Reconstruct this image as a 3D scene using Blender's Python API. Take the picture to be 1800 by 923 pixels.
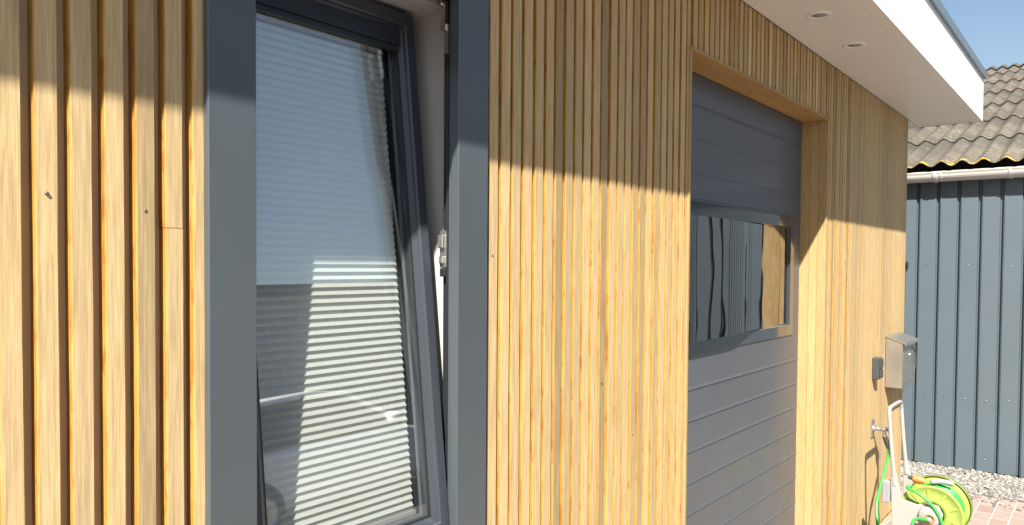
import bpy, math, random
from mathutils import Vector, Matrix, noise
R = math.radians
random.seed(7)
S = bpy.context.scene
for o in list(bpy.data.objects): bpy.data.objects.remove(o)

# ------------------------------------------------------------------ camera
CAMX, CAMY, CAMZ = 0.0, -1.15, 1.70
YAW = math.atan2(0.621, 0.784)
PITCH, ROLL = 0.0279, 0.0073
cd = bpy.data.cameras.new('camera'); cam = bpy.data.objects.new('camera', cd); S.collection.objects.link(cam)
cd.sensor_width = 36; cd.lens = 26.78; cd.clip_start = 0.02; cd.clip_end = 2000
cd.shift_y = 0.0207 + 0.0015
fw = Vector((math.cos(YAW)*math.cos(PITCH), math.sin(YAW)*math.cos(PITCH), -math.sin(PITCH)))
rt = Vector((math.sin(YAW), -math.cos(YAW), 0)); up = rt.cross(fw)
r2 = rt*math.cos(ROLL) + up*math.sin(ROLL); u2 = -rt*math.sin(ROLL) + up*math.cos(ROLL)
M3 = Matrix((r2, u2, -fw)).transposed()
cam.matrix_world = Matrix.Translation((CAMX, CAMY, CAMZ)) @ M3.to_4x4()
S.camera = cam

# ------------------------------------------------------------------ sky and sun
PHI, EL = R(58.5), R(45.4)          # sun azimuth from the wall normal (towards -x), elevation
w = bpy.data.worlds.new('World'); S.world = w; w.use_nodes = True
nt = w.node_tree; bg = nt.nodes['Background']
sky = nt.nodes.new('ShaderNodeTexSky'); sky.sky_type = 'NISHITA'; sky.sun_disc = False
sky.sun_elevation = EL; sky.sun_rotation = math.pi + PHI
sky.air_density = 1.25; sky.dust_density = 1.0; sky.ozone_density = 1.6
nt.links.new(sky.outputs[0], bg.inputs['Color']); bg.inputs['Strength'].default_value = 0.052
sl = bpy.data.lights.new('sun', 'SUN'); sl.energy = 5.0; sl.angle = R(0.6); sl.color = (1.0, 0.93, 0.82)
so = bpy.data.objects.new('sun', sl); S.collection.objects.link(so)
sdir = Vector((-math.sin(PHI)*math.cos(EL), -math.cos(PHI)*math.cos(EL), math.sin(EL)))
so.rotation_euler = sdir.to_track_quat('Z', 'Y').to_euler(); so.location = sdir*20
S.view_settings.view_transform = 'Standard'; S.view_settings.look = 'None'
S.view_settings.exposure = 1.42; S.view_settings.gamma = 1
S.render.engine = 'CYCLES'
S.cycles.max_bounces = 10; S.cycles.transparent_max_bounces = 16
S.cycles.caustics_reflective = False; S.cycles.caustics_refractive = False

# ------------------------------------------------------------------ materials
def new_mat(name):
    m = bpy.data.materials.new(name); m.use_nodes = True
    return m, m.node_tree, m.node_tree.nodes['Principled BSDF']
def N(t, typ, **kw):
    n = t.nodes.new(typ)
    for k, v in kw.items(): setattr(n, k, v)
    return n
def noise_n(t, vec, scale, detail=3, rough=.5, mapping=None):
    if mapping:
        mp = N(t, 'ShaderNodeMapping'); mp.inputs['Scale'].default_value = mapping
        t.links.new(vec, mp.inputs[0]); vec = mp.outputs[0]
    n = N(t, 'ShaderNodeTexNoise'); n.inputs['Scale'].default_value = scale
    n.inputs['Detail'].default_value = detail; n.inputs['Roughness'].default_value = rough
    t.links.new(vec, n.inputs['Vector']); return n.outputs['Fac']
def ramp(t, fac, stops):
    r = N(t, 'ShaderNodeValToRGB'); e = r.color_ramp.elements
    while len(e) < len(stops): e.new(.5)
    for i, (p, c) in enumerate(stops):
        e[i].position = p; e[i].color = (*c, 1) if len(c) == 3 else c
    t.links.new(fac, r.inputs[0]); return r.outputs[0]
def mix(t, fac, a, b, mode='MIX'):
    n = N(t, 'ShaderNodeMix', data_type='RGBA', blend_type=mode)
    for s_, v in ((n.inputs[0], fac), (n.inputs[6], a), (n.inputs[7], b)):
        if hasattr(v, 'links'): t.links.new(v, s_)
        else: s_.default_value = v if not isinstance(v, tuple) or len(v) == 4 else (*v, 1)
    return n.outputs[2]
def math_n(t, op, a, b=0.0, clamp=False):
    n = N(t, 'ShaderNodeMath', operation=op, use_clamp=clamp)
    for s_, v in ((n.inputs[0], a), (n.inputs[1], b)):
        if hasattr(v, 'links'): t.links.new(v, s_)
        else: s_.default_value = v
    return n.outputs[0]
def bump(t, bs, h, strength=.3, dist=.002):
    b = N(t, 'ShaderNodeBump'); b.inputs['Strength'].default_value = strength; b.inputs['Distance'].default_value = dist
    t.links.new(h, b.inputs['Height']); t.links.new(b.outputs[0], bs.inputs['Normal'])
def objc(t): return N(t, 'ShaderNodeTexCoord').outputs['Object']

def simple(name, col, rough=.5, metal=0, var=.12, nscale=12, spec=.5, coat=0, bscale=0, bstr=.15):
    m, t, b = new_mat(name); oc = objc(t)
    f = noise_n(t, oc, nscale, 4, .6)
    c = mix(t, f, tuple(x*(1-var) for x in col), tuple(min(1, x*(1+var)) for x in col))
    t.links.new(c, b.inputs['Base Color'])
    rr = noise_n(t, oc, nscale*2.3, 3)
    mr = N(t, 'ShaderNodeMapRange'); mr.inputs[3].default_value = rough*.85; mr.inputs[4].default_value = min(1, rough*1.15)
    t.links.new(rr, mr.inputs[0]); t.links.new(mr.outputs[0], b.inputs['Roughness'])
    b.inputs['Metallic'].default_value = metal; b.inputs['Specular IOR Level'].default_value = spec
    b.inputs['Coat Weight'].default_value = coat; b.inputs['Coat Roughness'].default_value = .1
    if bscale: bump(t, b, noise_n(t, oc, bscale, 4), bstr)
    return m

def wood(name, axis='z', face_a=(.315, .240, .128), face_b=(.555, .432, .245), side=(.40, .20, .034), grain=1.0):
    """tone attribute = board lightness, side attribute = fresh resin-coloured side faces"""
    m, t, b = new_mat(name); oc = objc(t)
    big = {'z': (1, 1, .045), 'x': (.045, 1, 1)}[axis]
    tone = N(t, 'ShaderNodeAttribute', attribute_name='tone').outputs['Fac']
    sid = N(t, 'ShaderNodeAttribute', attribute_name='side').outputs['Fac']
    # shift the pattern from board to board
    sh = N(t, 'ShaderNodeVectorMath', operation='ADD')
    cx = N(t, 'ShaderNodeCombineXYZ'); t.links.new(math_n(t, 'MULTIPLY', tone, 31.0), cx.inputs[0 if axis == 'z' else 1])
    t.links.new(math_n(t, 'MULTIPLY', tone, 47.0), cx.inputs[2 if axis == 'z' else 0])
    t.links.new(oc, sh.inputs[0]); t.links.new(cx.outputs[0], sh.inputs[1]); v = sh.outputs[0]
    g1 = noise_n(t, v, 150*grain, 4, .65, big)
    g2 = noise_n(t, v, 420*grain, 3, .6, (1, 1, .03) if axis == 'z' else (.03, 1, 1))
    g3 = noise_n(t, v, 14, 3, .6, (1, 1, .14) if axis == 'z' else (.14, 1, 1))
    base = ramp(t, g1, [(.30, face_a), (.70, face_b)])
    fine = ramp(t, g2, [(.34, (.66, .61, .52)), (.60, (1.10, 1.09, 1.08))])
    c = mix(t, .7, base, fine, 'MULTIPLY')
    c = mix(t, math_n(t, 'MULTIPLY', g3, .55), c, (.56, .42, .225), 'MIX')
    # silvered / darker boards
    tn = ramp(t, tone, [(0, (.62, .61, .61)), (.45, (.95, .94, .93)), (.8, (1.08, 1.06, 1.02)), (1, (1.25, 1.28, 1.30))])
    c = mix(t, 1.0, c, tn, 'MULTIPLY')
    # resin streaks, narrow and long
    st = noise_n(t, v, 60, 2, .5, (1, 1, .09) if axis == 'z' else (.09, 1, 1))
    c = mix(t, ramp(t, st, [(.70, (0, 0, 0)), (.76, (.75, .75, .75))]), c, (.30, .17, .07))
    s1 = noise_n(t, v, 9, 4, .65, (1, 1, .5) if axis == 'z' else (.5, 1, 1))
    sc = ramp(t, s1, [(.32, (side[0]*.62, side[1]*.46, side[2]*.4)), (.44, side), (.62, (side[0]*1.02, side[1]*1.30, side[2]*1.7))])
    s2 = noise_n(t, v, 70, 3, .6, (1, 1, .30) if axis == 'z' else (.30, 1, 1))
    sc = mix(t, ramp(t, s2, [(.56, (0, 0, 0)), (.66, (.8, .8, .8))]), sc, (side[0]*.82, side[1]*.58, side[2]*.4))
    sc = mix(t, .45, sc, fine, 'MULTIPLY')
    c = mix(t, sid, c, sc)
    t.links.new(c, b.inputs['Base Color']); b.inputs['Roughness'].default_value = .62
    b.inputs['Specular IOR Level'].default_value = .3
    bump(t, b, math_n(t, 'ADD', g1, math_n(t, 'MULTIPLY', g2, .6)), .35, .0012)
    return m

M = {}
M['wood'] = wood('slat timber')
M['jambwood'] = wood('jamb timber', face_a=(.36, .24, .105), face_b=(.52, .37, .18))
M['lintelwood'] = wood('lintel timber', 'x', face_a=(.27, .15, .055), face_b=(.46, .28, .115))
M['batten'] = simple('batten timber', (.60, .43, .24), .8)
M['anthracite'] = simple('anthracite powder coat', (.060, .074, .084), .33, var=.05, nscale=5, spec=.55, coat=.10)
M['doorgrey'] = simple('door grey steel', (.068, .077, .092), .48, var=.08, nscale=4, spec=.8, coat=.10, bscale=400, bstr=.05)
M['sash'] = simple('sash grey', (.040, .048, .060), .32, var=.06, spec=.5)
M['frameshade'] = simple('shaded frame profile', (.020, .024, .030), .35, var=.05)  # darker than the sash: deeper shade of the recess put into the colour
M['doorgloss'] = simple('glossy door grey', (.040, .046, .056), .10, var=.05, coat=.6)
M['rubber'] = simple('black rubber', (.012, .012, .013), .55)
M['white'] = simple('white render paint', (.46, .46, .455), .6, var=.02)
M['soffit'] = simple('soffit white panel', (.76, .75, .72), .30, var=.02, nscale=2, spec=.5)
M['fascia'] = simple('fascia white panel', (.82, .82, .80), .28, var=.015, nscale=2)
M['trim'] = simple('roof trim aluminium', (.20, .25, .30), .38, .55, var=.05)
M['steel'] = simple('brushed steel', (.55, .53, .50), .34, .9, var=.08, nscale=20)
M['chrome'] = simple('hardware metal', (.62, .62, .60), .25, .9)
M['screw'] = simple('screw metal', (.16, .15, .14), .4, .7)
M['plasticwhite'] = simple('white plastic', (.32, .315, .30), .45, var=.04)
M['lime'] = simple('lime green plastic', (.27, .36, .075), .45, var=.07)
M['limedark'] = simple('lime plastic rim', (.13, .19, .03), .45, var=.08)
M['green'] = simple('green hose', (.04, .34, .06), .35, var=.12, nscale=30)
M['orange'] = simple('orange plastic', (.62, .20, .06), .4)
M['darkplastic'] = simple('dark grey plastic', (.05, .055, .06), .45)
M['greyplastic'] = simple('grey plastic', (.25, .26, .27), .45)
M['shed'] = simple('shed steel cladding', (.088, .116, .136), .42, var=.09, nscale=3, spec=.5)
M['gutter'] = simple('pvc gutter', (.60, .59, .56), .35, var=.1, nscale=9)
M['carpaint'] = simple('white car paint', (.88, .88, .87), .25, var=.01, coat=1)
M['tyre'] = simple('tyre rubber', (.02, .02, .02), .8)
M['blackgloss'] = simple('black gloss', (.012, .013, .015), .12)
M['floor'] = simple('interior floor', (.30, .28, .25), .6)
M['redlamp'] = simple('red lamp plastic', (.5, .02, .02), .2)

def m_glass(name, ior, tint, rough=0.0, wave=None):
    m, t, b = new_mat(name); t.nodes.remove(b); out = t.nodes['Material Output']
    tr = N(t, 'ShaderNodeBsdfTransparent'); tr.inputs[0].default_value = (*tint, 1)
    gl = N(t, 'ShaderNodeBsdfGlossy'); gl.inputs['Roughness'].default_value = rough; gl.inputs['Color'].default_value = (.96, .97, 1, 1)
    ge = N(t, 'ShaderNodeNewGeometry'); dt = N(t, 'ShaderNodeVectorMath', operation='DOT_PRODUCT')
    t.links.new(ge.outputs['Normal'], dt.inputs[0]); t.links.new(ge.outputs['Incoming'], dt.inputs[1])
    cs = math_n(t, 'SUBTRACT', 1.0, math_n(t, 'ABSOLUTE', dt.outputs['Value']), True)
    f0 = ((ior-1)/(ior+1))**2
    fr = math_n(t, 'ADD', math_n(t, 'MULTIPLY', math_n(t, 'POWER', cs, 5.0), 1-f0), f0)
    mx = N(t, 'ShaderNodeMixShader')
    t.links.new(fr, mx.inputs[0]); t.links.new(tr.outputs[0], mx.inputs[1]); t.links.new(gl.outputs[0], mx.inputs[2])
    t.links.new(mx.outputs[0], out.inputs['Surface'])
    if wave:
        oc = objc(t)
        f = noise_n(t, oc, wave[0], 1, .4, (1, 1, 1.0))
        bp = N(t, 'ShaderNodeBump'); bp.inputs['Strength'].default_value = 1; bp.inputs['Distance'].default_value = wave[1]
        t.links.new(f, bp.inputs['Height']); t.links.new(bp.outputs[0], gl.inputs['Normal'])
    return m
M['glass'] = m_glass('coated window glass', 2.75, (.955, .975, .965))
M['acrylic'] = m_glass('tinted acrylic', 3.0, (.16, .18, .18), 0.0, (4.0, .0012))
M['carglass'] = m_glass('car glass', 1.6, (.25, .28, .28))

def m_blind():
    m, t, b = new_mat('pleated blind fabric'); out = t.nodes['Material Output']
    b.inputs['Base Color'].default_value = (.88, .89, .86, 1); b.inputs['Roughness'].default_value = .8
    tl = N(t, 'ShaderNodeBsdfTranslucent'); tl.inputs[0].default_value = (.75, .78, .72, 1)
    mx = N(t, 'ShaderNodeMixShader'); mx.inputs[0].default_value = .18
    t.links.new(b.outputs[0], mx.inputs[1]); t.links.new(tl.outputs[0], mx.inputs[2]); t.links.new(mx.outputs[0], out.inputs['Surface'])
    return m
M['blind'] = m_blind()

def m_paving():
    m, t, b = new_mat('clay block paving'); oc = objc(t)
    br = N(t, 'ShaderNodeTexBrick'); br.offset = .5
    br.inputs['Scale'].default_value = 1.0; br.inputs['Brick Width'].default_value = .205; br.inputs['Row Height'].default_value = .105
    br.inputs['Mortar Size'].default_value = .005; br.inputs['Mortar Smooth'].default_value = .3; br.inputs['Bias'].default_value = 0
    br.inputs['Color1'].default_value = (.255, .185, .160, 1); br.inputs['Color2'].default_value = (.32, .262, .235, 1); br.inputs['Mortar'].default_value = (.44, .41, .37, 1)
    t.links.new(oc, br.inputs['Vector'])
    n1 = noise_n(t, oc, 3, 4, .6); n2 = noise_n(t, oc, 160, 3, .7)
    c = mix(t, .55, br.outputs['Color'], ramp(t, n2, [(.3, (.7, .7, .7)), (.7, (1.2, 1.2, 1.2))]), 'MULTIPLY')
    c = mix(t, .5, c, ramp(t, n1, [(.3, (.78, .76, .74)), (.7, (1.15, 1.15, 1.15))]), 'MULTIPLY')
    t.links.new(c, b.inputs['Base Color']); b.inputs['Roughness'].default_value = .85
    h = math_n(t, 'SUBTRACT', math_n(t, 'MULTIPLY', n2, .25), br.outputs['Fac'])
    bump(t, b, h, .7, .004)
    return m
M['paving'] = m_paving()
M['kerb'] = simple('concrete kerb', (.34, .33, .31), .9, var=.1, nscale=20)
M['asphalt'] = simple('asphalt', (.12, .12, .118), .85, var=.3, nscale=60, bscale=300, bstr=.5)
M['soil'] = simple('sandy ground', (.22, .20, .17), .95, var=.25, nscale=2, bscale=60, bstr=.4)
def m_gravel():
    m, t, b = new_mat('pale gravel'); oc = objc(t)
    tone = N(t, 'ShaderNodeAttribute', attribute_name='tone').outputs['Fac']
    c = ramp(t, tone, [(0, (.11, .106, .10)), (.4, (.20, .192, .18)), (.8, (.28, .268, .25)), (1, (.40, .385, .36))])
    t.links.new(c, b.inputs['Base Color']); b.inputs['Roughness'].default_value = .9
    bump(t, b, noise_n(t, oc, 300, 3), .3)
    return m
M['gravel'] = m_gravel()
def m_eternit():
    m, t, b = new_mat('weathered fibre cement'); oc = objc(t)
    n1 = noise_n(t, oc, 2.2, 5, .65); n2 = noise_n(t, oc, 45, 4, .7); n3 = noise_n(t, oc, 9, 5, .75)
    c = ramp(t, n1, [(.3, (.062, .053, .042)), (.5, (.095, .083, .066)), (.72, (.155, .137, .110))])
    c = mix(t, .9, c, ramp(t, n2, [(.3, (.6, .6, .6)), (.7, (1.3, 1.3, 1.3))]), 'MULTIPLY')
    # lichen collects near the low edge of each sheet
    at = N(t, 'ShaderNodeAttribute', attribute_name='tone').outputs['Fac']
    lich = math_n(t, 'ADD', n3, math_n(t, 'MULTIPLY', at, .115))
    c = mix(t, ramp(t, lich, [(.665, (0, 0, 0)), (.70, (1, 1, 1))]), c, (.40, .28, .025))
    n4 = noise_n(t, oc, 14, 5, .7)
    c = mix(t, ramp(t, n4, [(.62, (0, 0, 0)), (.66, (.8, .8, .8))]), c, (.26, .245, .21))
    t.links.new(c, b.inputs['Base Color']); b.inputs['Roughness'].default_value = .9
    bump(t, b, n2, .4, .003)
    return m
M['eternit'] = m_eternit()
def m_greybrick():
    m, t, b = new_mat('grey brickwork'); oc = objc(t)
    mp = N(t, 'ShaderNodeMapping'); mp.inputs['Rotation'].default_value = (R(90), 0, 0); t.links.new(oc, mp.inputs[0])
    br = N(t, 'ShaderNodeTexBrick'); br.inputs['Scale'].default_value = 1
    br.inputs['Brick Width'].default_value = .5; br.inputs['Row Height'].default_value = .16; br.inputs['Mortar Size'].default_value = .015
    br.inputs['Color1'].default_value = (.30, .30, .29, 1); br.inputs['Color2'].default_value = (.36, .35, .34, 1); br.inputs['Mortar'].default_value = (.56, .55, .52, 1)
    t.links.new(mp.outputs[0], br.inputs['Vector']); t.links.new(br.outputs['Color'], b.inputs['Base Color']); b.inputs['Roughness'].default_value = .9
    return m
M['greybrick'] = m_greybrick()

# ------------------------------------------------------------------ mesh helpers
class MB:
    def __init__(s): s.v = []; s.f = []; s.tone = []; s.side = []; s.smooth = []
    def add(s, vs, fs, tone=.5, side=0, smooth=False, mat=None):
        b = len(s.v)
        s.v += [tuple(mat @ Vector(v)) if mat else tuple(v) for v in vs]
        for i, f in enumerate(fs):
            s.f.append([b+k for k in f]); s.tone.append(tone[i] if isinstance(tone, list) else tone)
            s.side.append(side[i] if isinstance(side, list) else side); s.smooth.append(smooth)
        return s
    def box(s, x0, x1, y0, y1, z0, z1, tone=.5, side=0, mat=None):
        vs = [(x0,y0,z0),(x1,y0,z0),(x1,y1,z0),(x0,y1,z0),(x0,y0,z1),(x1,y0,z1),(x1,y1,z1),(x0,y1,z1)]
        fs = [(3,2,1,0),(4,5,6,7),(0,1,5,4),(1,2,6,5),(2,3,7,6),(3,0,4,7)]
        return s.add(vs, fs, tone, side, False, mat)
    def bbox(s, x0, x1, y0, y1, z0, z1, bv=.003, mat=None):
        """box with chamfered vertical+horizontal edges"""
        vs = []; idx = {}
        X, Y, Z = (x0, x1), (y0, y1), (z0, z1)
        for i in (0,1):
            for j in (0,1):
                for k in (0,1):
                    sx, sy, sz = (1,-1)[i], (1,-1)[j], (1,-1)[k]
                    for a in range(3):
                        p = [X[i]+sx*bv, Y[j]+sy*bv, Z[k]+sz*bv]; p[a] = (X[i], Y[j], Z[k])[a]
                        idx[(i,j,k,a)] = len(vs); vs.append(tuple(p))
        fs = []
        for a in range(3):
            b_, c_ = [q for q in range(3) if q != a]
            for sgn in (0,1):
                q = []
                for (m_, n_) in ((0,0),(1,0),(1,1),(0,1)):
                    k = [0,0,0]; k[a] = sgn; k[b_] = m_; k[c_] = n_; q.append(idx[(*k, a)])
                fs.append(q)
        for a in range(3):
            b_, c_ = [q for q in range(3) if q != a]
            for m_ in (0,1):
                for n_ in (0,1):
                    k0 = [0,0,0]; k0[b_] = m_; k0[c_] = n_; k1 = list(k0); k1[a] = 1
                    fs.append([idx[(*k0,b_)], idx[(*k0,c_)], idx[(*k1,c_)], idx[(*k1,b_)]])
        for i in (0,1):
            for j in (0,1):
                for k in (0,1): fs.append([idx[(i,j,k,a)] for a in range(3)])
        return s.add(vs, fs, mat=mat)
    def ring(s, x0, x1, z0, z1, wd, y0, y1, bz=None):
        """rectangular picture-frame in the xz plane; wd is the member width inward"""
        prof = [(0, y0), (wd, y0), (wd, y1), (0, y1)]
        return s.ringprof(x0, x1, z0, z1, prof)
    def ringprof(s, x0, x1, z0, z1, prof, kr=1.0):
        n = len(prof); vs = []
        for (cx, cz, sx, sz) in ((x0,z0,1,1),(x1,z0,-kr,1),(x1,z1,-kr,-1),(x0,z1,1,-1)):
            vs += [(cx+sx*w_, y, cz+sz*w_) for w_, y in prof]
        fs = []
        for c in range(4):
            d = (c+1) % 4
            for i in range(n):
                j = (i+1) % n; fs.append((c*n+i, d*n+i, d*n+j, c*n+j))
        return s.add(vs, fs)
    def tube(s, pts, r, seg=10, caps=True, mat=None, closed=False):
        pts = [Vector(p) for p in pts]; n = len(pts); vs = []; prev = None
        for i, p in enumerate(pts):
            if closed: t_ = pts[(i+1) % n]-pts[i-1]
            else: t_ = pts[min(i+1, n-1)]-pts[max(i-1, 0)]
            t_.normalize()
            if prev is None:
                a = Vector((0,0,1)) if abs(t_.z) < .9 else Vector((1,0,0)); u = t_.cross(a).normalized()
            else: u = (prev - t_*prev.dot(t_)).normalized()
            prev = u; v = t_.cross(u); rr = r[i] if isinstance(r, (list, tuple)) else r
            vs += [tuple(p+(u*math.cos(2*math.pi*k/seg)+v*math.sin(2*math.pi*k/seg))*rr) for k in range(seg)]
        fs = []
        for i in range(n if closed else n-1):
            j = (i+1) % n
            for k in range(seg): fs.append((i*seg+k, i*seg+(k+1) % seg, j*seg+(k+1) % seg, j*seg+k))
        s.add(vs, fs, smooth=True, mat=mat)
        if caps and not closed:
            s.add(vs[:seg], [list(range(seg))[::-1]], mat=mat); s.add(vs[-seg:], [list(range(seg))], mat=mat)
        return s
    def lathe(s, prof, o, axis='x', seg=48, smooth=True, a0=0, a1=2*math.pi):
        """prof = [(axial, radius)...] round an axis through o"""
        vs = []; o = Vector(o); full = abs(a1-a0-2*math.pi) < 1e-6; m_ = seg if full else seg+1
        for a, r in prof:
            for k in range(m_):
                t_ = a0+(a1-a0)*k/seg; c, q = r*math.cos(t_), r*math.sin(t_)
                vs.append(tuple(o+Vector({'x': (a, c, q), 'y': (c, a, q), 'z': (c, q, a)}[axis])))
        fs = []
        for i in range(len(prof)-1):
            for k in range(seg):
                k2 = (k+1) % m_; fs.append((i*m_+k, i*m_+k2, (i+1)*m_+k2, (i+1)*m_+k))
        return s.add(vs, fs, smooth=smooth)
    def prism(s, poly, a0, a1, axis='x', tone=.5, mat=None):
        """poly in the plane normal to axis, extruded a0..a1"""
        n = len(poly)
        P = {'x': lambda a,p: (a,p[0],p[1]), 'y': lambda a,p: (p[0],a,p[1]), 'z': lambda a,p: (p[0],p[1],a)}[axis]
        vs = [P(a0,p) for p in poly]+[P(a1,p) for p in poly]
        fs = [(i, (i+1) % n, n+(i+1) % n, n+i) for i in range(n)]+[list(range(n))[::-1], list(range(n, 2*n))]
        return s.add(vs, fs, tone, mat=mat)
    def build(s, name, mat, parent=None, kind=None, bevel=0, attr=False):
        me = bpy.data.meshes.new(name); me.from_pydata(s.v, [], s.f); me.validate()
        me.polygons.foreach_set('use_smooth', s.smooth[:len(me.polygons)])
        if len(me.polygons) == len(s.f):
            for nm, dat in (('tone', s.tone), ('side', s.side)):
                if attr or any(d != dat[0] for d in dat):
                    a = me.attributes.new(nm, 'FLOAT', 'FACE'); a.data.foreach_set('value', [float(d) for d in dat])
        import bmesh as _b
        bm = _b.new(); bm.from_mesh(me); _b.ops.recalc_face_normals(bm, faces=bm.faces); bm.to_mesh(me); bm.free()
        o = bpy.data.objects.new(name, me); S.collection.objects.link(o)
        me.materials.append(M[mat])
        if parent: o.parent = parent; o.matrix_parent_inverse = Matrix()
        if kind: o['kind'] = kind
        if bevel:
            md = o.modifiers.new('bevel', 'BEVEL'); md.width = bevel; md.segments = 2; md.limit_method = 'ANGLE'
        return o
def thing(name, label, cat, loc=(0,0,0), group=None):
    o = bpy.data.objects.new(name, None); S.collection.objects.link(o); o.location = loc; o.empty_display_size = .1
    o['label'] = label; o['category'] = cat
    if group: o['group'] = group
    return o
def tag(o, label, cat, group=None):
    o['label'] = label; o['category'] = cat
    if group: o['group'] = group
    return o
def part(mb, name, mat, parent, **kw):
    """mb is in world coordinates; keep it so under a parent that has a location"""
    o = mb.build(name, mat, None, **kw); o.parent = parent
    L = parent.location.copy(); q = parent.parent
    while q: L += q.location; q = q.parent
    o.location = -L
    return o
def spline(ctrl, n=12, closed=False):
    P = [Vector(c) for c in ctrl]; out = []; m_ = len(P)
    rng = range(m_) if closed else range(m_-1)
    for i in rng:
        if closed: p0, p1, p2, p3 = P[i-1], P[i], P[(i+1) % m_], P[(i+2) % m_]
        else: p0, p1, p2, p3 = P[max(i-1,0)], P[i], P[i+1], P[min(i+2,m_-1)]
        for k in range(n):
            t_ = k/n
            out.append(.5*((2*p1)+(-p0+p2)*t_+(2*p0-5*p1+4*p2-p3)*t_*t_+(-p0+3*p1-3*p2+p3)*t_**3))
    if not closed: out.append(P[-1])
    return out

# ------------------------------------------------------------------ ground
MB().box(-150, 150, -150, 150, -.4, -.02).build('ground', 'soil', kind='structure')
MB().box(-14, 6.60, -2.7, 0.6, -.2, 0).build('paving', 'paving', kind='structure')
MB().box(-14, 6.60, -2.82, -2.704, -.2, .004).build('kerb', 'kerb', kind='structure')
MB().box(-30, 30, -11.0, -2.824, -.2, -.006).build('added_dark_ground', 'asphalt', kind='structure')  # unseen asphalt, added to cut the light bounced onto the wall
MB().box(6.604, 7.9, -2.82, 6, -.2, -.012).build('gravel_bed', 'soil', kind='structure')
g = MB(); rg = random.Random(3)
ico = [(0,0,1),(.89,0,.45),(.28,.85,.45),(-.72,.53,.45),(-.72,-.53,.45),(.28,-.85,.45),(.72,.53,-.45),(-.28,.85,-.45),(-.89,0,-.45),(-.28,-.85,-.45),(.72,-.53,-.45),(0,0,-1)]
icf = [(0,1,2),(0,2,3),(0,3,4),(0,4,5),(0,5,1),(1,6,2),(2,7,3),(3,8,4),(4,9,5),(5,10,1),(6,7,2),(7,8,3),(8,9,4),(9,10,5),(10,6,1),(7,6,11),(8,7,11),(9,8,11),(10,9,11),(6,10,11)]
for i in range(15000):
    x = rg.uniform(6.61, 7.36); y = rg.uniform(-2.6, 1.2); s_ = rg.uniform(.005, .014)*(1.4 if rg.random() < .1 else 1)
    if rg.random() < .03: x = rg.uniform(6.35, 6.62)
    zb = .0 if x > 6.6 else .004
    rot = Matrix.Rotation(rg.uniform(0, 6.28), 4, 'Z') @ Matrix.Rotation(rg.uniform(-.6, .6), 4, 'X')
    sc = Matrix.Diagonal((s_*rg.uniform(.8, 1.3), s_*rg.uniform(.7, 1.1), s_*rg.uniform(.45, .8), 1))
    g.add([(a*rg.uniform(.8,1.15), b*rg.uniform(.8,1.15), c*rg.uniform(.8,1.15)) for a,b,c in ico], icf, rg.random(), 0, False, Matrix.Translation((x, y, zb+s_*.2)) @ rot @ sc)
g.build('gravel', 'gravel', kind='stuff')

# ------------------------------------------------------------------ timber-clad building
TOP = 2.719                       # soffit height
WX0, WX1, WY1 = -2.6, 5.86, 5.0
WIN = (.740, 1.2413, 1.085, 2.272)   # visible opening of the window surround
DX0, DX1, DZ1, DY = 2.426, 3.99, 2.432, .118
B = thing('garden_building', 'building clad in vertical wooden slats, with a tilted window and grey garage door', 'building', (1.6, 1.0, 0))

wl = MB()
T0, T1 = .022, .30
wl.box(WX0, .690, T0, T1, 0, TOP+.25); wl.box(.690, 1.345, T0, T1, 0, 1.030); wl.box(.690, 1.345, T0, T1, 2.330, TOP+.25)
wl.box(1.345, DX0-.012, T0, T1, 0, TOP+.25); wl.box(DX0-.012, DX1+.012, T0, T1, DZ1+.012, TOP+.25); wl.box(DX1+.012, WX1-.022, T0, T1, 0, TOP+.25)
wl.box(WX1-.30, WX1-.022, T1, WY1, 0, TOP+.25); wl.box(WX0, WX0+.3, T1, WY1, 0, TOP+.25); wl.box(WX0, WX1-.022, WY1, WY1+.3, 0, TOP+.25)
wl.box(2.0, 2.1, T1, WY1, 0, TOP+.25)
part(wl, 'wall', 'batten', B)
part(MB().box(WX0+.3, 2.0, T1, WY1, -.02, .012).box(2.1, WX1-.30, T1, WY1, -.02, .012), 'floor', 'floor', B)
part(MB().box(WX0+.3, 2.0, T1+.002, T1+.014, .012, 1.030).box(WX0+.3, .690, T1+.002, T1+.014, 1.03, TOP).box(1.345, 2.0, T1+.002, T1+.014, 1.03, TOP)
     .box(.69, 1.345, T1+.002, T1+.014, 2.33, TOP).box(WX0+.3, 2.0, WY1-.01, WY1-.002, .012, TOP).box(1.985, 1.998, T1+.02, WY1-.02, .012, TOP)
     .box(WX0+.3, 2.0, T1+.02, WY1-.02, TOP-.10, TOP-.08), 'interior_lining', 'white', B)

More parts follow.
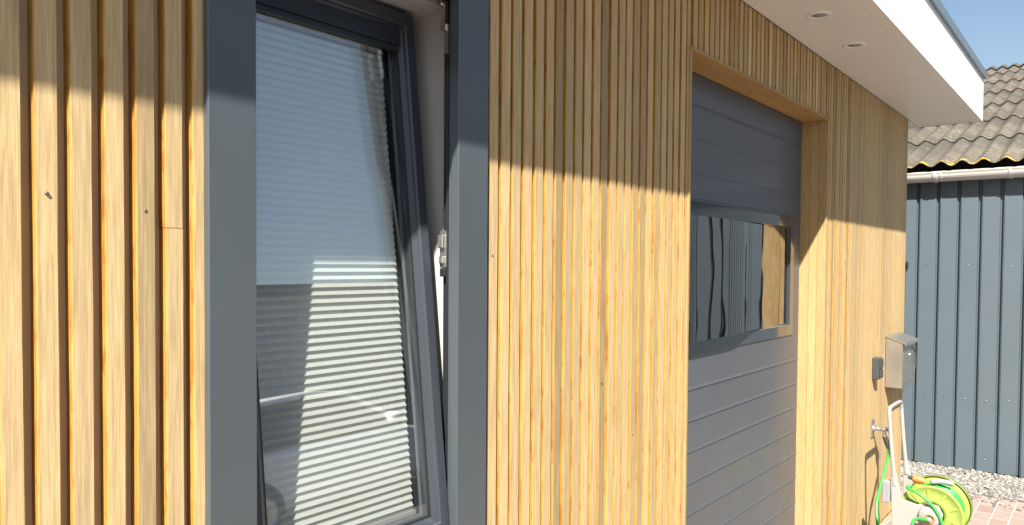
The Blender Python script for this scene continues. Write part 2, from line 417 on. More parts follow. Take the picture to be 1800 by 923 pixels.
rs = random.Random(11)
def slat(mb, x0, x1, z0, z1, off=0.0, tn_=None):
    if tn_ is None and x0 > 4.42: tn_ = .5+.18*math.sin(x0*9.3)+rs.uniform(-.08, .08)
    if x0 > 4.42: off = 0
    tone = tn_ if tn_ is not None else min(1, max(0, rs.gauss(.52, .24))); dy = rs.uniform(-.0012, .0012)+off; j0 = rs.uniform(-.0008, .0008); j1 = rs.uniform(-.0008, .0008)
    n = max(2, int((z1-z0)/.045)); ch = .0016; ph = rs.uniform(0, 50)
    vs = []; fs = []; tn = []; sd = []
    for i in range(n+1):
        z = z0+(z1-z0)*i/n
        a = x0+j0+.0007*noise.noise((ph, z*5, 0))+.0005*noise.noise((ph, z*19, 3)); b = x1+j1+.0007*noise.noise((ph, z*5, 9))+.0004*noise.noise((ph, z*19, 7))
        y = dy+.0006*noise.noise((ph, z*3, 5))
        c1 = ch*(1+.6*noise.noise((ph, z*12, 1)))
        vs += [(a, .0215, z), (a, y+c1, z), (a+c1, y, z), (b-ch, y, z), (b, y+ch, z), (b, .0215, z)]
        if i:
            o_ = 6*(i-1)
            for k in range(5):
                fs.append((o_+k, o_+k+1, o_+k+7, o_+k+6)); tn.append(tone); sd.append(1 if k in (0, 4) else (.75 if k == 1 else 0))
    fs.append((0,5,4,3,2,1)); tn.append(tone); sd.append(0)
    e = 6*n; fs.append((e,e+1,e+2,e+3,e+4,e+5)); tn.append(tone); sd.append(0)
    mb.add(vs, fs, tn, sd)
P_, W_ = .045, .0275
cl = MB()
WM, WR = .0340, .0345
def run(xa, xb, z0, z1, start, W_=.0285):
    k = math.floor((xa-start)/P_)
    while True:
        a = start+k*P_; b = a+W_; k += 1
        if a >= xb: break
        a, b = max(a, xa), min(b, xb)
        if b-a > .006:
            zj = 1.752 if abs(a-.5905) < .004 else (rs.uniform(.5, 2.3) if rs.random() < .07 and a > 1.3 else 0)
            if z0+.2 < zj < z1-.2: q_ = rs.uniform(.4, .7); slat(cl, a, b, z0, zj-.0005, 0, q_); slat(cl, a, b, zj+.0005, z1, 0, q_+rs.uniform(-.1, .1))
            else: slat(cl, a, b, z0, z1)
run(WX0, .6555, .06, TOP-.004, .4105)
run(.6555, 1.3585, .06, WIN[2]-.104, .4105); run(.6555, 1.3585, WIN[3]+.104, TOP-.004, .4105)
run(1.3585, DX0-.001, .06, TOP-.004, 1.3625, WM)
run(DX0, DX1+.002, DZ1+.014, TOP-.004, 1.3625+P_*24, WM)
run(DX1+.016, 4.43, .06, TOP-.004, DX1+.018, WR); run(4.43, WX1, .06, TOP-.004, 4.432, .0437)
part(cl, 'cladding', 'wood', B, attr=True)
ce = MB()   # the return of the cladding round the corner
def slat_y(y0, y1):
    tone = min(1, max(0, rs.gauss(.5, .22)))
    ce.box(WX1-.021, WX1, y0, y1, .06, TOP-.004, tone, [0,0,1,0,1,0])
for k in range(110): slat_y(.0225+k*P_, .0225+k*P_+W_)
part(ce, 'cladding', 'wood', B, attr=True)
# door reveal in timber boards
for x0, x1 in ((DX1, DX1+.012), (DX0-.012, DX0)):
    rv = MB()
    for k, (y0, y1) in enumerate(((-.004, .0385), (.0400, .0785), (.0800, DY+.02))):
        rv.box(x0, x1, y0, y1, .02, DZ1, (.35, .62, .45)[k], .12)
    part(rv, 'door_reveal', 'jambwood', B, attr=True)
lt = MB()
for k, (y0, y1) in enumerate(((-.006, .0500), (.0515, DY+.02))): lt.box(DX0-.012, DX1+.012, y0, y1, DZ1+.0005, DZ1+.0125, (.4, .6)[k], .30)
part(lt, 'lintel_board', 'lintelwood', B, attr=True)
part(MB().box(DX0, DX1, .0, .30, -.01, .018), 'threshold', 'greyplastic', B)

# screws showing in two slats and a few more boards
for x, z in ((.4435-.0195, 1.792), (.5595, 1.776), (1.3925-.0165, 1.72), (1.8620, 1.36), (2.0700, 1.18)):
    k = round((x-(.4105+W_/2))/P_) if x < .66 else round((x-(1.3625+W_/2))/P_)
    cx = (.4105 if x < .66 else 1.3625)+W_/2+k*P_
    h = MB(); h.lathe([(.003, 0), (.003, .0026), (0, .0026), (-.0009, .0022), (-.0011, .0012), (-.0004, .0)], (cx, -.0011, z), 'y', 14)
    part(h, 'screw', 'screw', B)

# roof: deck, soffit panels, fascia, edge trim
OV, OE = .401, .35                    # overhang front / end
EX = WX1+OE; FH = .292
part(MB().box(WX0-.3, EX-.03, -OV+.03, WY1+.5, TOP+.252, TOP+.30).box(WX0-.28, EX-.04, -OV+.04, WY1+.48, TOP+.02, TOP+.05), 'roof', 'greyplastic', B)
sf = MB(); zt = TOP+.012
for a, b in ((WX0-.27, 1.54), (1.544, 4.615), (4.619, EX-.05)): sf.box(a, b, -OV+.052, -.001, TOP, zt)
sf.box(WX1+.002, EX-.052, .003, WY1+.45, TOP, zt)
part(sf, 'soffit', 'soffit', B)
part(MB().box(WX0-.27, EX-.002, -OV+.003, -OV+.050, TOP-.002, zt).box(EX-.049, EX-.002, -OV+.052, WY1+.45, TOP-.002, zt), 'soffit_trim', 'soffit', B)
fa = MB()
xs = [WX0-.3, .9, 3.92, EX]
for a, b in zip(xs, xs[1:]): fa.box(a+.0015, b-(0 if b == EX else .0015), -OV, -OV+.003+.0, TOP-.004, TOP+FH)
fa.box(EX-.0005, EX+.0025, -OV, WY1+.5, TOP-.004, TOP+FH); fa.box(WX0-.3, EX, WY1+.5, WY1+.503, TOP, TOP+FH); fa.box(WX0-.303, WX0-.3, -OV, WY1+.5, TOP, TOP+FH)
part(fa, 'fascia', 'fascia', B)
tr = MB()
pr = [(0.004, 0), (-.016, 0), (-.016, .048), (-.012, .054), (.06, .060), (.06, .035), (.004, .035)]
tr.prism([(-OV+a, TOP+FH+b) for a, b in pr], WX0-.31, EX+.016, 'x')
tr.box(EX-.05, EX+.0155, -OV+.062, WY1+.5, TOP+FH+.001, TOP+FH+.058)
part(tr, 'roof_trim', 'trim', B)
for xx in (.60, 1.13, 2.69, 3.215, 3.745):
    d = part(MB().lathe([(-.001, .030), (-.004, .033), (-.0055, .040), (-.004, .049), (.0, .051)], (xx, -.182, TOP), 'z', 40), 'downlight', 'soffit', B)
    e = MB().lathe([(-.0008, .0305), (-.0012, .016), (-.004, .015), (-.005, .0)], (xx, -.182, TOP), 'z', 32).build('lens', 'greyplastic'); e.parent = d; e.location = (0, 0, 0)

# ---- window
wx0, wx1, wz0, wz1 = WIN
sr = MB(); sr.ringprof(wx0-.087, wx1+.1007, wz0-.10, wz1+.10, [(0, .021), (0, -.013), (.0015, -.015), (.0855, -.015), (.0870, -.0135), (.0870, .006), (.080, .006), (.080, .021)], .1007/.087)
part(sr, 'window_surround', 'anthracite', B)
fr_ = MB(); fr_.ringprof(.660, 1.338, 1.034, 2.344, [(0, .0225), (.030, .0225), (.034, .0065), (.0515, .0065), (.0515, .022), (.048, .024), (.048, .034), (.0515, .036), (.0515, .041), (.044, .043), (.044, .060), (0, .060)], .0765/.052)
part(fr_, 'window_frame', 'frameshade', B)
ln = MB(); ln.ringprof(.692, 1.343, 1.032, 2.328, [(0, .0605), (.046, .0605), (.046, .318), (0, .318)])
part(ln, 'window_lining', 'white', B)
# the tilted sash: built upright round its bottom hinge, then leaned inwards
HZ = 1.094
sash = bpy.data.objects.new('window_sash', None)
SX0, SX1, SH = .746, 1.250, 1.186
sm = MB(); sm.ringprof(SX0, SX1, 0, SH, [(0, .006), (.006, 0), (.030, 0), (.034, .003), (.035, .009), (.046, .016), (.047, .066), (.012, .066), (.012, .034), (0, .034)])
sash = sm.build('window_sash', 'sash'); sash.parent = B
sash.location = Vector((0, .008, HZ))-B.location; sash.rotation_euler = (-R(6.05), 0, 0)
def sub(mb, name, mat):
    o = mb.build(name, mat); o.parent = sash; return o
sub(MB().box(SX0+.046, SX1-.044, .020, .038, .046, SH-.046), 'pane', 'glass')
sub(MB().box(SX0+.047, SX1-.047, .0045, .019, SH-.082, SH-.047).box(SX0+.047, SX1-.047, .0105, .0192, SH-.094, SH-.0825), 'head_profile', 'frameshade')
sub(MB().ringprof(SX0+.0455, SX1-.0455, .0455, SH-.0455, [(0, .0155), (.004, .0165), (.004, .0195), (0, .0195)]), 'gasket', 'rubber')
sub(MB().ringprof(SX0+.0475, SX1-.0475, .0475, SH-.0475, [(0, .0385), (.006, .0385), (.006, .042), (0, .044)]), 'spacer', 'greyplastic')
bl = MB(); z = .066; pitch = .0158; k = 0; bx0, bx1 = SX0+.054, SX1-.068
zs = []
while z < SH-.056: zs.append((z, .0450 if k % 2 else .0502)); z += pitch/2; k += 1
vs = []; nx = 2
for z, y in zs: vs += [(bx0, y, z), (bx1, y, z)]
bl.add(vs, [(2*i, 2*i+1, 2*i+3, 2*i+2) for i in range(len(zs)-1)])
o = sub(bl, 'pleated_blind', 'blind')
sd_ = o.modifiers.new('solid', 'SOLIDIFY'); sd_.thickness = .0006
sub(MB().bbox(bx0-.004, bx1+.004, .042, .056, .053, .065, .002), 'blind_rail', 'plasticwhite')
# stay arm at the top and keep on the jamb
arm = MB(); arm.box(1.254, 1.2605, .030, .042, 2.170, 2.235); arm.box(1.250, 1.258, .036, .050, 2.222, 2.286)
arm.prism([(1.252, .040), (1.252, .052), (.98, .148), (.98, .137)], 2.2845, 2.2875, 'z'); arm.box(.93, 1.06, .136, .150, 2.277, 2.2843)
arm.lathe([(-.004, 0), (-.004, .006), (.004, .006), (.004, 0)], (1.250, .046, 2.2815), 'z', 14)
part(arm, 'stay_arm', 'steel', B)
kp = MB(); kp.bbox(1.262, 1.272, .040, .062, 1.690, 1.775, .0015); kp.bbox(1.253, 1.263, .044, .060, 1.735, 1.765, .0015); kp.bbox(1.255, 1.263, .046, .058, 1.700, 1.716, .0015)
kp.lathe([(-.011, 0), (-.011, .0035), (0, .0035)], (1.265, .051, 1.755), 'x', 12)
part(kp, 'latch_keep', 'chrome', B)
part(MB().bbox(1.258, 1.272, .042, .058, 1.670, 1.689, .0015), 'latch_block', 'rubber', B)

# ---- garage door
lines = [.12, .245, .37, .495, .62, .745, .867, .989, 1.109, 1.231, 1.3555, 1.965, 2.060, 2.1875, 2.312]
pf = [(DY, .02)]
for zc in lines:
    if 1.30 < zc < 1.97: continue
    pf += [(DY, zc-.0045), (DY+.0035, zc-.001), (DY+.0035, zc+.001), (DY, zc+.0045)]
def door_piece(z0, z1):
    q = [(DY, z0)]
    for zc in lines:
        if z0+.01 < zc < z1-.01: q += [(DY, zc-.0100), (DY-.0030, zc-.0088), (DY-.0026, zc-.0070), (DY, zc+.0030)]
    q += [(DY, z1), (DY+.04, z1), (DY+.04, z0)]
    return q
FZ0, FZ1, FX0, FX1 = 1.3555, 1.945, 2.53, 3.868
dm = MB(); dm.prism(door_piece(.02, FZ0), DX0+.004, DX1-.026, 'x'); dm.prism(door_piece(FZ1, DZ1-.004), DX0+.004, DX1-.026, 'x')
dm.box(DX0+.004, FX0, DY, DY+.04, FZ0, FZ1); dm.box(FX1, DX1-.026, DY, DY+.04, FZ0, FZ1)
D = part(dm, 'garage_door', 'doorgrey', B)
D2 = MB(); D2.ringprof(FX0+.0005, FX1-.0005, FZ0+.0005, FZ1-.0005, [(0, DY-.003), (.002, DY-.005), (.052, DY-.005), (.060, DY+.004), (.060, DY+.038), (0, DY+.038)])
o = D2.build('pane_frame', 'doorgloss' if 'doorgloss' in M else 'anthracite'); o.parent = D
pn = MB(); npx = 60; vs = []
for i in range(npx+1):          # the plastic pane bulges outwards, so it falls away towards both ends
    x = FX0+.058+(FX1-FX0-.116)*i/npx
    e = 0; q = 2.9
    while q < x:
        e += .005*(max(0, .112*(q-2.96)/.20) if q < 3.16 else .112-.045*(q-3.16)/.29 if q < 3.45 else .07*(3.81-q)/.36); q += .005
    e += 2*max(0, 2.64-x)**2
    vs += [(x, DY-.040+e, FZ0+.058), (x, DY-.040+e, FZ1-.058)]
pn.add(vs, [(2*i, 2*i+2, 2*i+3, 2*i+1) for i in range(npx)], smooth=True)
o = pn.build('pane', 'acrylic'); o.parent = D
part(MB().box(DX0+.03, DX1-.05, DY+.36, DY+.37, .05, 2.40), 'dark_backing', 'rubber', B)  # black sheet standing in for the dark garage behind the pane
part(MB().box(DX1-.024, DX1-.001, DY+.012, DY+.10, .02, DZ1).box(DX0, DX0+.003, DY+.012, DY+.10, .02, DZ1).box(DX0+.003, DX1-.024, DY+.012, DY+.10, DZ1-.003, DZ1), 'door_frame', 'rubber', B)

# ------------------------------------------------------------------ things on the wall
# metal letterbox
mx0, mx1, mz0, mz1 = 5.325, 5.72, .925, 1.225
L = thing('letterbox', 'brushed steel letterbox with sloping lid fixed to the wall near the far corner', 'letterbox', (5.52, -.05, mz0))
part(MB().prism([(-.003, mz0), (-.100, mz0), (-.100, mz1-.012), (-.003, mz1+.022)], mx0, mx1, 'x'), 'body', 'steel', L, bevel=.002)
part(MB().prism([(-.002, mz1+.031), (-.002, mz1+.0235), (-.1155, mz1-.0165), (-.1195, mz1-.028), (-.122, mz1-.027), (-.119, mz1-.010)], mx0-.006, mx1+.006, 'x'), 'lid', 'steel', L)
part(MB().box(mx0+.02, mx1-.02, -.1035, -.101, mz0+.02, mz1-.075), 'door', 'steel', L, bevel=.001)
part(MB().lathe([(0, .012), (-.004, .012), (-.007, .009), (-.007, 0)], (mx0+.2, -.1036, mz1-.10), 'y', 20), 'lock', 'chrome', L)
part(MB().tube(spline([(mx0+.30, -.104, mz1-.06), (mx0+.335, -.112, mz1-.10), (mx0+.33, -.112, mz1-.19), (mx0+.29, -.104, mz1-.24)], 8), .004, 8), 'handle', 'darkplastic', L)
# outdoor socket
K = thing('wall_socket', 'dark grey outdoor socket box on the slats left of the letterbox', 'socket', (5.02, -.02, 1.02))
part(MB().bbox(4.985, 5.065, -.042, -.001, 1.015, 1.145, .004), 'housing', 'darkplastic', K)
part(MB().bbox(4.991, 5.059, -.050, -.0425, 1.083, 1.138, .003), 'flap', 'darkplastic', K)
part(MB().bbox(4.991, 5.059, -.050, -.0425, 1.021, 1.076, .003), 'flap', 'darkplastic', K)
# tap
TX, TZ = 5.02, .71
Tt = thing('garden_tap', 'chrome outdoor tap on a wall plate above the green hose', 'tap', (TX, -.01, TZ))
part(MB().bbox(TX-.03, TX+.03, -.008, -.001, TZ-.055, TZ+.055, .002), 'wall_plate', 'steel', Tt)
tb = MB(); tb.lathe([(0, .021), (-.012, .021), (-.014, .012), (-.05, .012), (-.052, .016), (-.075, .016), (-.077, .009), (-.088, .009)], (TX, -.008, TZ), 'y', 20)
tb.tube([(TX, -.068, TZ-.002), (TX, -.070, TZ-.026), (TX, -.072, TZ-.045)], [.010, .011, .012], 14)
part(tb, 'body', 'chrome', Tt)
part(MB().lathe([(0, 0), (0, .020), (-.010, .023), (-.018, .020), (-.020, 0)], (TX, -.094, TZ), 'y', 8, False), 'knob', 'darkplastic', Tt)
part(MB().tube([(TX, -.072, TZ-.040), (TX+.008, -.082, TZ-.072), (TX+.018, -.092, TZ-.112)], [.015, .016, .013], 14), 'hose_connector', 'darkplastic', Tt)

# ------------------------------------------------------------------ hose reel cart
HX, HXb = 4.60, 4.85
CY, CZ, RR = -.400, .365, .160
H = thing('hose_reel_cart', 'lime green garden hose reel on a white wheeled cart beside the wall', 'hose reel', (4.72, -.35, 0))
def flange(x, sgn):
    prof = [(0, .062), (sgn*.004, .066), (sgn*.010, .085), (sgn*.002, .098), (sgn*.002, .128), (sgn*.012, .146), (sgn*.016, RR-.004), (sgn*.010, RR), (sgn*.004, RR-.002), (-sgn*.004, .142), (-sgn*.006, .098), (-sgn*.006, .062), (0, .062)]
    mb = MB().lathe(prof, (x, CY, CZ), 'x', 64)
    for k in range(10):        # pressed spokes
        a = 2*math.pi*k/10+.2; c, s_ = math.cos(a), math.sin(a)
        rot = Matrix.Translation((x, CY, CZ)) @ Matrix.Rotation(a, 4, 'X')
        mb.bbox(min(sgn*.0005, sgn*.0065), max(sgn*.0005, sgn*.0065), .070, .146, -.009, .009, .002, rot)
    return mb
part(flange(HX, -1), 'reel_flange', 'lime', H); part(flange(HXb-.02, 1), 'reel_flange', 'lime', H)
part(MB().lathe([(-.002, RR), (.000, RR+.004), (.022, RR+.004), (.024, RR), (.020, RR-.003), (.004, RR-.003), (-.002, RR)], (HXb-.028, CY, CZ), 'x', 64), 'flange_rim', 'limedark', H)
part(MB().lathe([(0, .066), (.22, .066)], (HX+.005, CY, CZ), 'x', 40), 'drum', 'lime', H)
hp = []
for layer, (rr, n) in enumerate(((.074, 11), (.087, 10), (.100, 11), (.113, 10), (.126, 9))):
    for k in range(n*20):
        a = 2*math.pi*k/20; x = HX+.016+(.19*(k/(n*20)) if layer % 2 == 0 else .19*(1-k/(n*20)))
        hp.append((x, CY+rr*math.cos(a), CZ+rr*math.sin(a)))
part(MB().tube(hp, .0066, 7), 'wound_hose', 'green', H)
# white side frames, near and far
for sx, x in ((-1, HX-.040), (1, HXb+.014)):
    poly = [(-.205, .545), (-.238, .545), (-.262, .430), (-.335, .415), (-.392, .436), (-.440, .425), (-.462, .385), (-.455, .330), (-.475, .250), (-.560, .035), (-.530, .020), (-.420, .215), (-.370, .262), (-.300, .225), (-.245, .05), (-.205, .05), (-.215, .30)]
    o = MB().prism(poly, x, x+.022, 'x'); part(o, 'side_frame', 'plasticwhite', H, bevel=.004)
    c = MB().lathe([(0, 0), (-.016*-sx if sx > 0 else -.016, 0)], (x, CY, CZ), 'x', 8)
    q = MB().lathe([(0, .056), (sx*.014, .053), (sx*.020, .046), (sx*.020, .0)], (x+(.022 if sx > 0 else 0), CY, CZ), 'x', 40)
    part(q, 'hub_cap', 'plasticwhite', H)
part(MB().lathe([(0, .026), (-.006, .026), (-.006, .019), (0, .019)], (HX-.0605, CY-.004, CZ-.006), 'x', 32), 'hub_ring', 'orange', H)
part(MB().lathe([(0, 0), (0, .012), (-.03, .012), (-.03, 0)], (HX-.060, CY-.004, CZ-.006), 'x', 20), 'inlet', 'greyplastic', H)
# tubular handle
hd = spline([(HX-.028, -.222, .54), (HX-.028, -.205, .70), (HX-.028, -.192, .86)], 6)+spline([(HX-.028, -.190, .885), (HX-.02, -.189, .910), (HX+.01, -.188, .920), (HXb-.03, -.188, .920), (HXb+.012, -.189, .910), (HXb+.024, -.190, .885)], 6)+spline([(HXb+.024, -.192, .86), (HXb+.024, -.205, .70), (HXb+.024, -.222, .54)], 6)
part(MB().tube(hd, .0105, 12), 'handle', 'plasticwhite', H)
for x in (HX-.028, HXb+.024): part(MB().tube([(x, -.2195, .565), (x, -.2265, .50)], .0165, 14), 'handle_socket', 'plasticwhite', H)
part(MB().bbox(HX-.05, HX-.0, -.205, -.165, .40, .52, .004), 'clip', 'greyplastic', H)
part(MB().tube([(HX-.03, -.222, .075), (HXb+.026, -.222, .075)], .008, 12), 'axle', 'greyplastic', H)
for x in (HX-.068, HXb+.042):
    part(MB().lathe([(-.011, .030), (-.013, .066), (-.009, .074), (.009, .074), (.013, .066), (.011, .030)], (x, -.222, .075), 'x', 36), 'wheel', 'tyre', H)
    part(MB().lathe([(-.0105, 0), (-.0125, .031), (.0125, .031), (.0105, 0)], (x, -.222, .075), 'x', 24), 'wheel_hub', 'plasticwhite', H)
# crank arm with grey grip across the top, nozzle parked at the top
part(MB().tube([(HXb+.035, CY, CZ), (HXb+.05, CY-.005, CZ+.04), (HXb+.05, CY-.01, CZ+.075)], .010, 12), 'crank', 'greyplastic', H)
part(MB().tube(spline([(HX+.11, CY+.025, CZ+.150), (HX+.13, CY-.025, CZ+.156), (HX+.14, CY-.085, CZ+.150)], 6), [.010]+[.015]*11+[.012], 14), 'grip', 'greyplastic', H)
part(MB().tube([(HX+.12, -.345, .510), (HX+.12, -.318, .514), (HX+.12, -.288, .518)], [.015, .024, .018], 16), 'nozzle_collar', 'orange', H)
part(MB().tube([(HX+.12, -.288, .518), (HX+.12, -.262, .520)], [.014, .009], 16), 'nozzle', 'darkplastic', H)

# feed hose from tap to reel
fh = spline([(TX+.017, -.091, TZ-.105), (5.025, -.092, .535), (4.955, -.072, .39), (4.90, -.063, .28), (4.81, -.095, .14), (4.74, -.15, .012), (4.60, -.17, .011), (HX-.20, -.28, .012), (HX-.15, -.37, .09), (HX-.10, -.33, .30), (HX-.085, -.345, .352), (HX-.088, -.40, .359)], 12)
fo = MB().tube(fh, .0085, 12).build('garden_hose', 'green'); tag(fo, 'bright green hose hanging from the tap and running to the reel', 'hose')
# a loose loop of hose leaving the reel over its flange
lp = spline([(HX+.010, -.300, .495), (HX-.020, -.285, .500), (HX-.052, -.300, .498), (HX-.060, -.345, .485), (HX-.062, -.400, .448), (HX-.062, -.445, .39), (HX-.060, -.475, .30), (HX-.050, -.490, .19), (HX-.03, -.50, .06), (HX+.05, -.52, .012), (HX+.2, -.60, .011), (HX+.3, -.80, .011)], 12)
lo = MB().tube(lp, .0075, 12); part(lo, 'loose_hose', 'green', H)

# ------------------------------------------------------------------ shed with corrugated roof
SXW = 7.34; EZ = 2.50; RUN, AL = 7.0, R(18)
SD = thing('metal_shed', 'long shed with blue-grey ribbed steel walls and a lichen-covered corrugated roof', 'shed', (11, 0, 0))
wp = MB(); pts = []; y = -3.6; p = .153
while y < 7.0:
    pts += [(SXW, y), (SXW, y+.098), (SXW-.007, y+.100), (SXW-.007, y+.105), (SXW, y+.107), (SXW, y+.112), (SXW+.026, y+.119), (SXW+.026, y+.134), (SXW, y+.141)]; y += p
vs = [(a, b, .010+.004*math.sin(b*9)) for a, b in pts]+[(a, b, EZ-.02) for a, b in pts]; n = len(pts)
wp.add(vs, [(i, i+1, n+i+1, n+i) for i in range(n-1)])
o = part(wp, 'wall_panel', 'shed', SD); sd_ = o.modifiers.new('s', 'SOLIDIFY'); sd_.thickness = .0012
wb = MB(); wb.box(SXW+.045, SXW+2*RUN-.2, -3.55, 6.9, .03, EZ-.06); part(wb, 'wall', 'shed', SD)
for ys_, z_ in ((.30, .62), (.147, .62), (-.006, .60), (-.16, .60), (-.312, .60), (-.465, .62), (-.62, .61), (.22, .10), (-.08, .10), (-.39, .11), (.147, 1.72), (-.16, 1.72), (-.465, 1.71)):
    k_ = round((ys_+3.6-.05)/.153); yy_ = -3.6+.153*k_+.05
    part(MB().lathe([(.001, .006), (-.001, .006), (-.0015, .0038), (-.0045, .0035), (-.0045, 0)], (SXW-.0015, yy_, z_), 'x', 10), 'screw', 'greyplastic' if abs(ys_+.312) < .2 else 'shed', SD)
# corrugated roof: courses of overlapping sheets
def course(xs_, ze, s0, s1, lift):
    """wave sheet between slope distances s0..s1 measured up from the eave"""
    mb = MB(); ny = 10; ys = []; yy = -3.75
    rn = random.Random(int(s0*100))
    vs = []; cnt = 0
    while yy < 7.1: ys.append(yy); yy += .15/ny
    ss = [s0-.0, s0+.03, s0+.10, s0+.25, (s0+s1)/2, s1]
    for s_ in ss:
        for y_ in ys:
            h = .020*math.cos(2*math.pi*y_/.15)+lift*(1-(s_-s0)/(s1-s0))
            vs.append((xs_+s_*math.cos(AL)-h*math.sin(AL), y_, ze+s_*math.sin(AL)+h*math.cos(AL)))
    m_ = len(ys); fs = []; tn = []
    for i in range(len(ss)-1):
        for k in range(m_-1):
            fs.append((i*m_+k, i*m_+k+1, (i+1)*m_+k+1, (i+1)*m_+k)); tn.append((1.0, .75, .45, .2, .0)[i]*(.35 if s0 > .5 else 1.15))
    mb.add(vs, fs, tn, 0, True); return mb
rf = MB(); s_ = -.10; q = 0
EXX = SXW-.10
while s_ < RUN/math.cos(AL):
    c = course(EXX, EZ+.070, s_, min(s_+1.22, RUN/math.cos(AL)+.05), .016); rf.add(c.v, c.f, c.tone, 0, True); s_ += 1.10; q += 1
o = part(rf, 'roof', 'eternit', SD, attr=True); sd_ = o.modifiers.new('s', 'SOLIDIFY'); sd_.thickness = .0065; sd_.offset = -1
rg_ = EXX+RUN; zr = EZ+.070+RUN*math.tan(AL)
part(MB().add([(rg_, -3.75, zr-.04), (rg_, 7.1, zr-.04), (rg_+RUN, 7.1, EZ), (rg_+RUN, -3.75, EZ)], [(0,1,2,3)]), 'back_roof', 'eternit', SD, attr=True)
rc = MB(); ny = 10; ys = [-3.75+.015*i for i in range(724)]; vs = []
for dx, dz in ((-.22, -.045), (-.06, .016), (0, .030), (.10, .01)):
    for y_ in ys: vs.append((rg_+dx, y_, zr+dz+.020*math.cos(2*math.pi*y_/.15)))
m_ = len(ys); rc.add(vs, [(i*m_+k, i*m_+k+1, (i+1)*m_+k+1, (i+1)*m_+k) for i in range(3) for k in range(m_-1)], 0.1, 0, True)
part(rc, 'ridge_cap', 'eternit', SD, attr=True)
# gutter
gx, gz, gr = SXW-.082, EZ-.012, .072
gm = MB(); out = []; arc = [math.pi+math.pi*k/14 for k in range(15)]
prof = [(gx+gr*math.cos(a), gz+gr*math.sin(a)) for a in arc]; inn = [(gx+(gr-.004)*math.cos(a), gz+(gr-.004)*math.sin(a)) for a in arc[::-1]]
rim = [(gx-gr-.007, gz+.002), (gx-gr-.007, gz+.009), (gx-gr+.004, gz+.009)]
gm.prism([(gx-gr+.004, gz+.009)]+[(gx-gr-.007, gz+.009), (gx-gr-.007, gz+.0)]+prof[1:]+inn, -3.75, 7.1, 'y')
G = part(gm, 'gutter', 'gutter', SD)
for yj in (.052+.0, -2.9, 3.05):
    for w0, w1, ex in ((-.014, .014, .006),(-.050, -.036, .004)):
        pj = [(gx+(gr+ex)*math.cos(a), gz+(gr+ex)*math.sin(a)) for a in arc]; pi_ = [(gx+(gr+.0008)*math.cos(a), gz+(gr+.0008)*math.sin(a)) for a in arc[::-1]]
        o = MB().prism(pj+pi_, yj+w0, yj+w1, 'y').build('gutter_joint', 'gutter'); o.parent = G
for yj in (-.49, .62, -1.6): 
    pj = [(gx+(gr+.005)*math.cos(a), gz+(gr+.005)*math.sin(a)) for a in arc]; pi_ = [(gx+(gr+.0008)*math.cos(a), gz+(gr+.0008)*math.sin(a)) for a in arc[::-1]]
    o = MB().prism(pj+pi_, yj, yj+.022, 'y').build('gutter_bracket', 'gutter'); o.parent = G

# ------------------------------------------------------------------ what the panes mirror: a parked car and the house opposite
CR = thing('parked_car', 'white hatchback parked facing the wall side, seen mirrored in the window pane', 'car', (5.9, -6.9, 0))
cx0, cyc = 3.90, -6.88     # rear bumper x, centreline y
LEN = 4.1
def station(t): return cx0+LEN*t
body = MB(); secs = []
for t_, hz, hw, zb in ((0, .62, .70, .32), (.02, .86, .80, .24), (.08, .95, .86, .2), (.3, .96, .88, .18), (.6, .95, .88, .18), (.70, .93, .87, .18), (.82, .84, .85, .2), (.93, .74, .80, .24), (.99, .62, .70, .28), (1, .50, .60, .34)):
    x = station(t_)
    half = [(0, zb), (hw*.85, zb), (hw, zb+.12), (hw+.01, (zb+hz)/2), (hw-.02, hz-.10), (hw-.08, hz-.01), (hw*.5, hz+.015), (0, hz+.02)]
    ring_ = half+[(-a, b) for a, b in half[-2:0:-1]]; secs.append([(x, cyc+a, b) for a, b in ring_])
m_ = len(secs[0]); vs = [v for s_ in secs for v in s_]
body.add(vs, [(i*m_+k, i*m_+(k+1) % m_, (i+1)*m_+(k+1) % m_, (i+1)*m_+k) for i in range(len(secs)-1) for k in range(m_)]+[list(range(m_))[::-1], list(range(len(vs)-m_, len(vs)))], smooth=True)
o = part(body, 'body', 'carpaint', CR); ss_ = o.modifiers.new('sub', 'SUBSURF'); ss_.levels = 1; ss_.render_levels = 2
# greenhouse
gt = [(.05, 1.00, .74), (.12, 1.36, .64), (.22, 1.485, .60), (.40, 1.51, .60), (.52, 1.46, .60), (.60, 1.26, .67), (.71, .96, .76)]
gh = MB(); vs = []
for t_, hz, hw in gt:
    x = station(t_); vs += [(x, cyc-.80, .93), (x, cyc-hw, hz-.045), (x, cyc-hw*.8, hz), (x, cyc+hw*.8, hz), (x, cyc+hw, hz-.045), (x, cyc+.80, .93)]
gh.add(vs, [(6*i+k, 6*i+k+1, 6*i+k+7, 6*i+k+6) for i in range(len(gt)-1) for k in (0, 4)]+[(0,1,2,3,4,5)]+[(6*i+k, 6*i+k+1, 6*i+k+7, 6*i+k+6) for i in (4, 5) for k in (1, 2, 3)], smooth=False)
part(gh, 'window_glass', 'blackgloss', CR)
rfm = MB(); rfm.add(vs[:30], [(6*i+k, 6*i+k+1, 6*i+k+7, 6*i+k+6) for i in range(0, 4) for k in (1, 2, 3)], smooth=True)
o = part(rfm, 'roof', 'carpaint', CR); sd_ = o.modifiers.new('s', 'SOLIDIFY'); sd_.thickness = .02; sd_.offset = 0
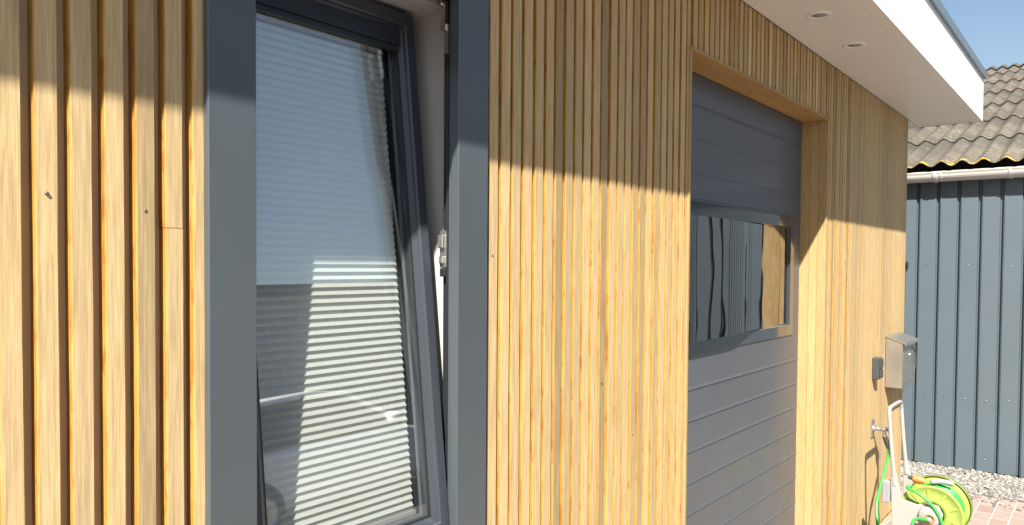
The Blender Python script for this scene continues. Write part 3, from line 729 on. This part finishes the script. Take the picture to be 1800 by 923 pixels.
for sy in (-1, 1):
    def side_pt(i): x = station(gt[i][0]); return (x, cyc+sy*(gt[i][2]+.008), gt[i][1]-.040)
    part(MB().tube([(station(.05), cyc+sy*.80, .95)]+[side_pt(i) for i in range(len(gt))][1:6]+[(station(.71), cyc+sy*.79, .95)], .038, 8), 'pillar', 'carpaint', CR)
    a = gt[3]; part(MB().tube([(station(.38), cyc+sy*.815, .93), (station(.37), cyc+sy*.62, 1.47)], .028, 8), 'pillar', 'blackgloss', CR)
    part(MB().bbox(station(.615), station(.615)+.12, min(cyc+sy*.86, cyc+sy*1.03), max(cyc+sy*.86, cyc+sy*1.03), .98, 1.11, .03), 'mirror', 'carpaint', CR)
    for t_ in (.34, .56): part(MB().bbox(station(t_)-.22, station(t_)-.04, min(cyc+sy*.875, cyc+sy*.92), max(cyc+sy*.875, cyc+sy*.92), .835, .86, .01), 'handle', 'carpaint', CR)
    for t_ in (.155, .81):
        x = station(t_); yw = cyc+sy*.80
        wh = part(MB().lathe([(-.10, .20), (-.10, .30), (-.08, .32), (.08, .32), (.10, .30), (.10, .20)], (x, yw, .32), 'y', 36), 'wheel', 'tyre', CR)
        rim_ = MB().lathe([(sy*.085, 0), (sy*.09, .07), (sy*.06, .10), (sy*.06, .17), (sy*.098, .20)], (x, yw, .32), 'y', 30).build('rim', 'steel'); rim_.parent = wh; rim_.location = (0,0,0)
    part(MB().bbox(station(.955), station(.985), min(cyc+sy*.42, cyc+sy*.68), max(cyc+sy*.42, cyc+sy*.68), .60, .70, .02), 'headlight', 'chrome', CR)
    part(MB().bbox(station(.0), station(.03), min(cyc+sy*.55, cyc+sy*.76), max(cyc+sy*.55, cyc+sy*.76), .72, .88, .02), 'tail_light', 'redlamp', CR)

NB = thing('opposite_house', 'grey brick flat-roofed house across the yard, mirrored in the window pane', 'house', (2, -12, 0))
nb = MB()
def wall_with_openings(mb, x0, x1, z1, ops, y0, y1):
    xs_ = sorted({x0, x1, *[o_[0] for o_ in ops], *[o_[1] for o_ in ops]})
    for a, b in zip(xs_, xs_[1:]):
        hit = [o_ for o_ in ops if o_[0] <= a and o_[1] >= b]
        if hit: 
            if hit[0][2] > 0: mb.box(a, b, y0, y1, 0, hit[0][2])
            mb.box(a, b, y0, y1, hit[0][3], z1)
        else: mb.box(a, b, y0, y1, 0, z1)
ops = [(-4, -2.6, .9, 2.2), (3.2, 4.1, 0, 2.15), (11.5, 13.5, .9, 2.2)]
wall_with_openings(nb, -7, 16, 3.45, ops, -11.3, -11.0); nb.box(-7, -6.7, -17, -11.3, 0, 3.45); nb.box(15.7, 16, -17, -11.3, 0, 3.45); nb.box(-7, 16, -17.3, -17, 0, 3.45)
part(nb, 'wall', 'greybrick', NB)
part(MB().box(-7.2, 16.2, -17.5, -10.85, 3.452, 3.62), 'roof', 'darkplastic', NB)
for x0, x1, z0, z1 in ops:
    if z0 > 0:
        f_ = part(MB().ring(x0, x1, z0, z1, .07, -11.12, -11.05), 'window', 'plasticwhite', NB)
        e = MB().box(x0+.07, x1-.07, -11.10, -11.085, z0+.07, z1-.07).build('pane', 'blackgloss'); e.parent = f_
    else: part(MB().bbox(x0+.01, x1-.01, -11.12, -11.07, 0.01, z1-.01, .01), 'door', 'darkplastic', NB)
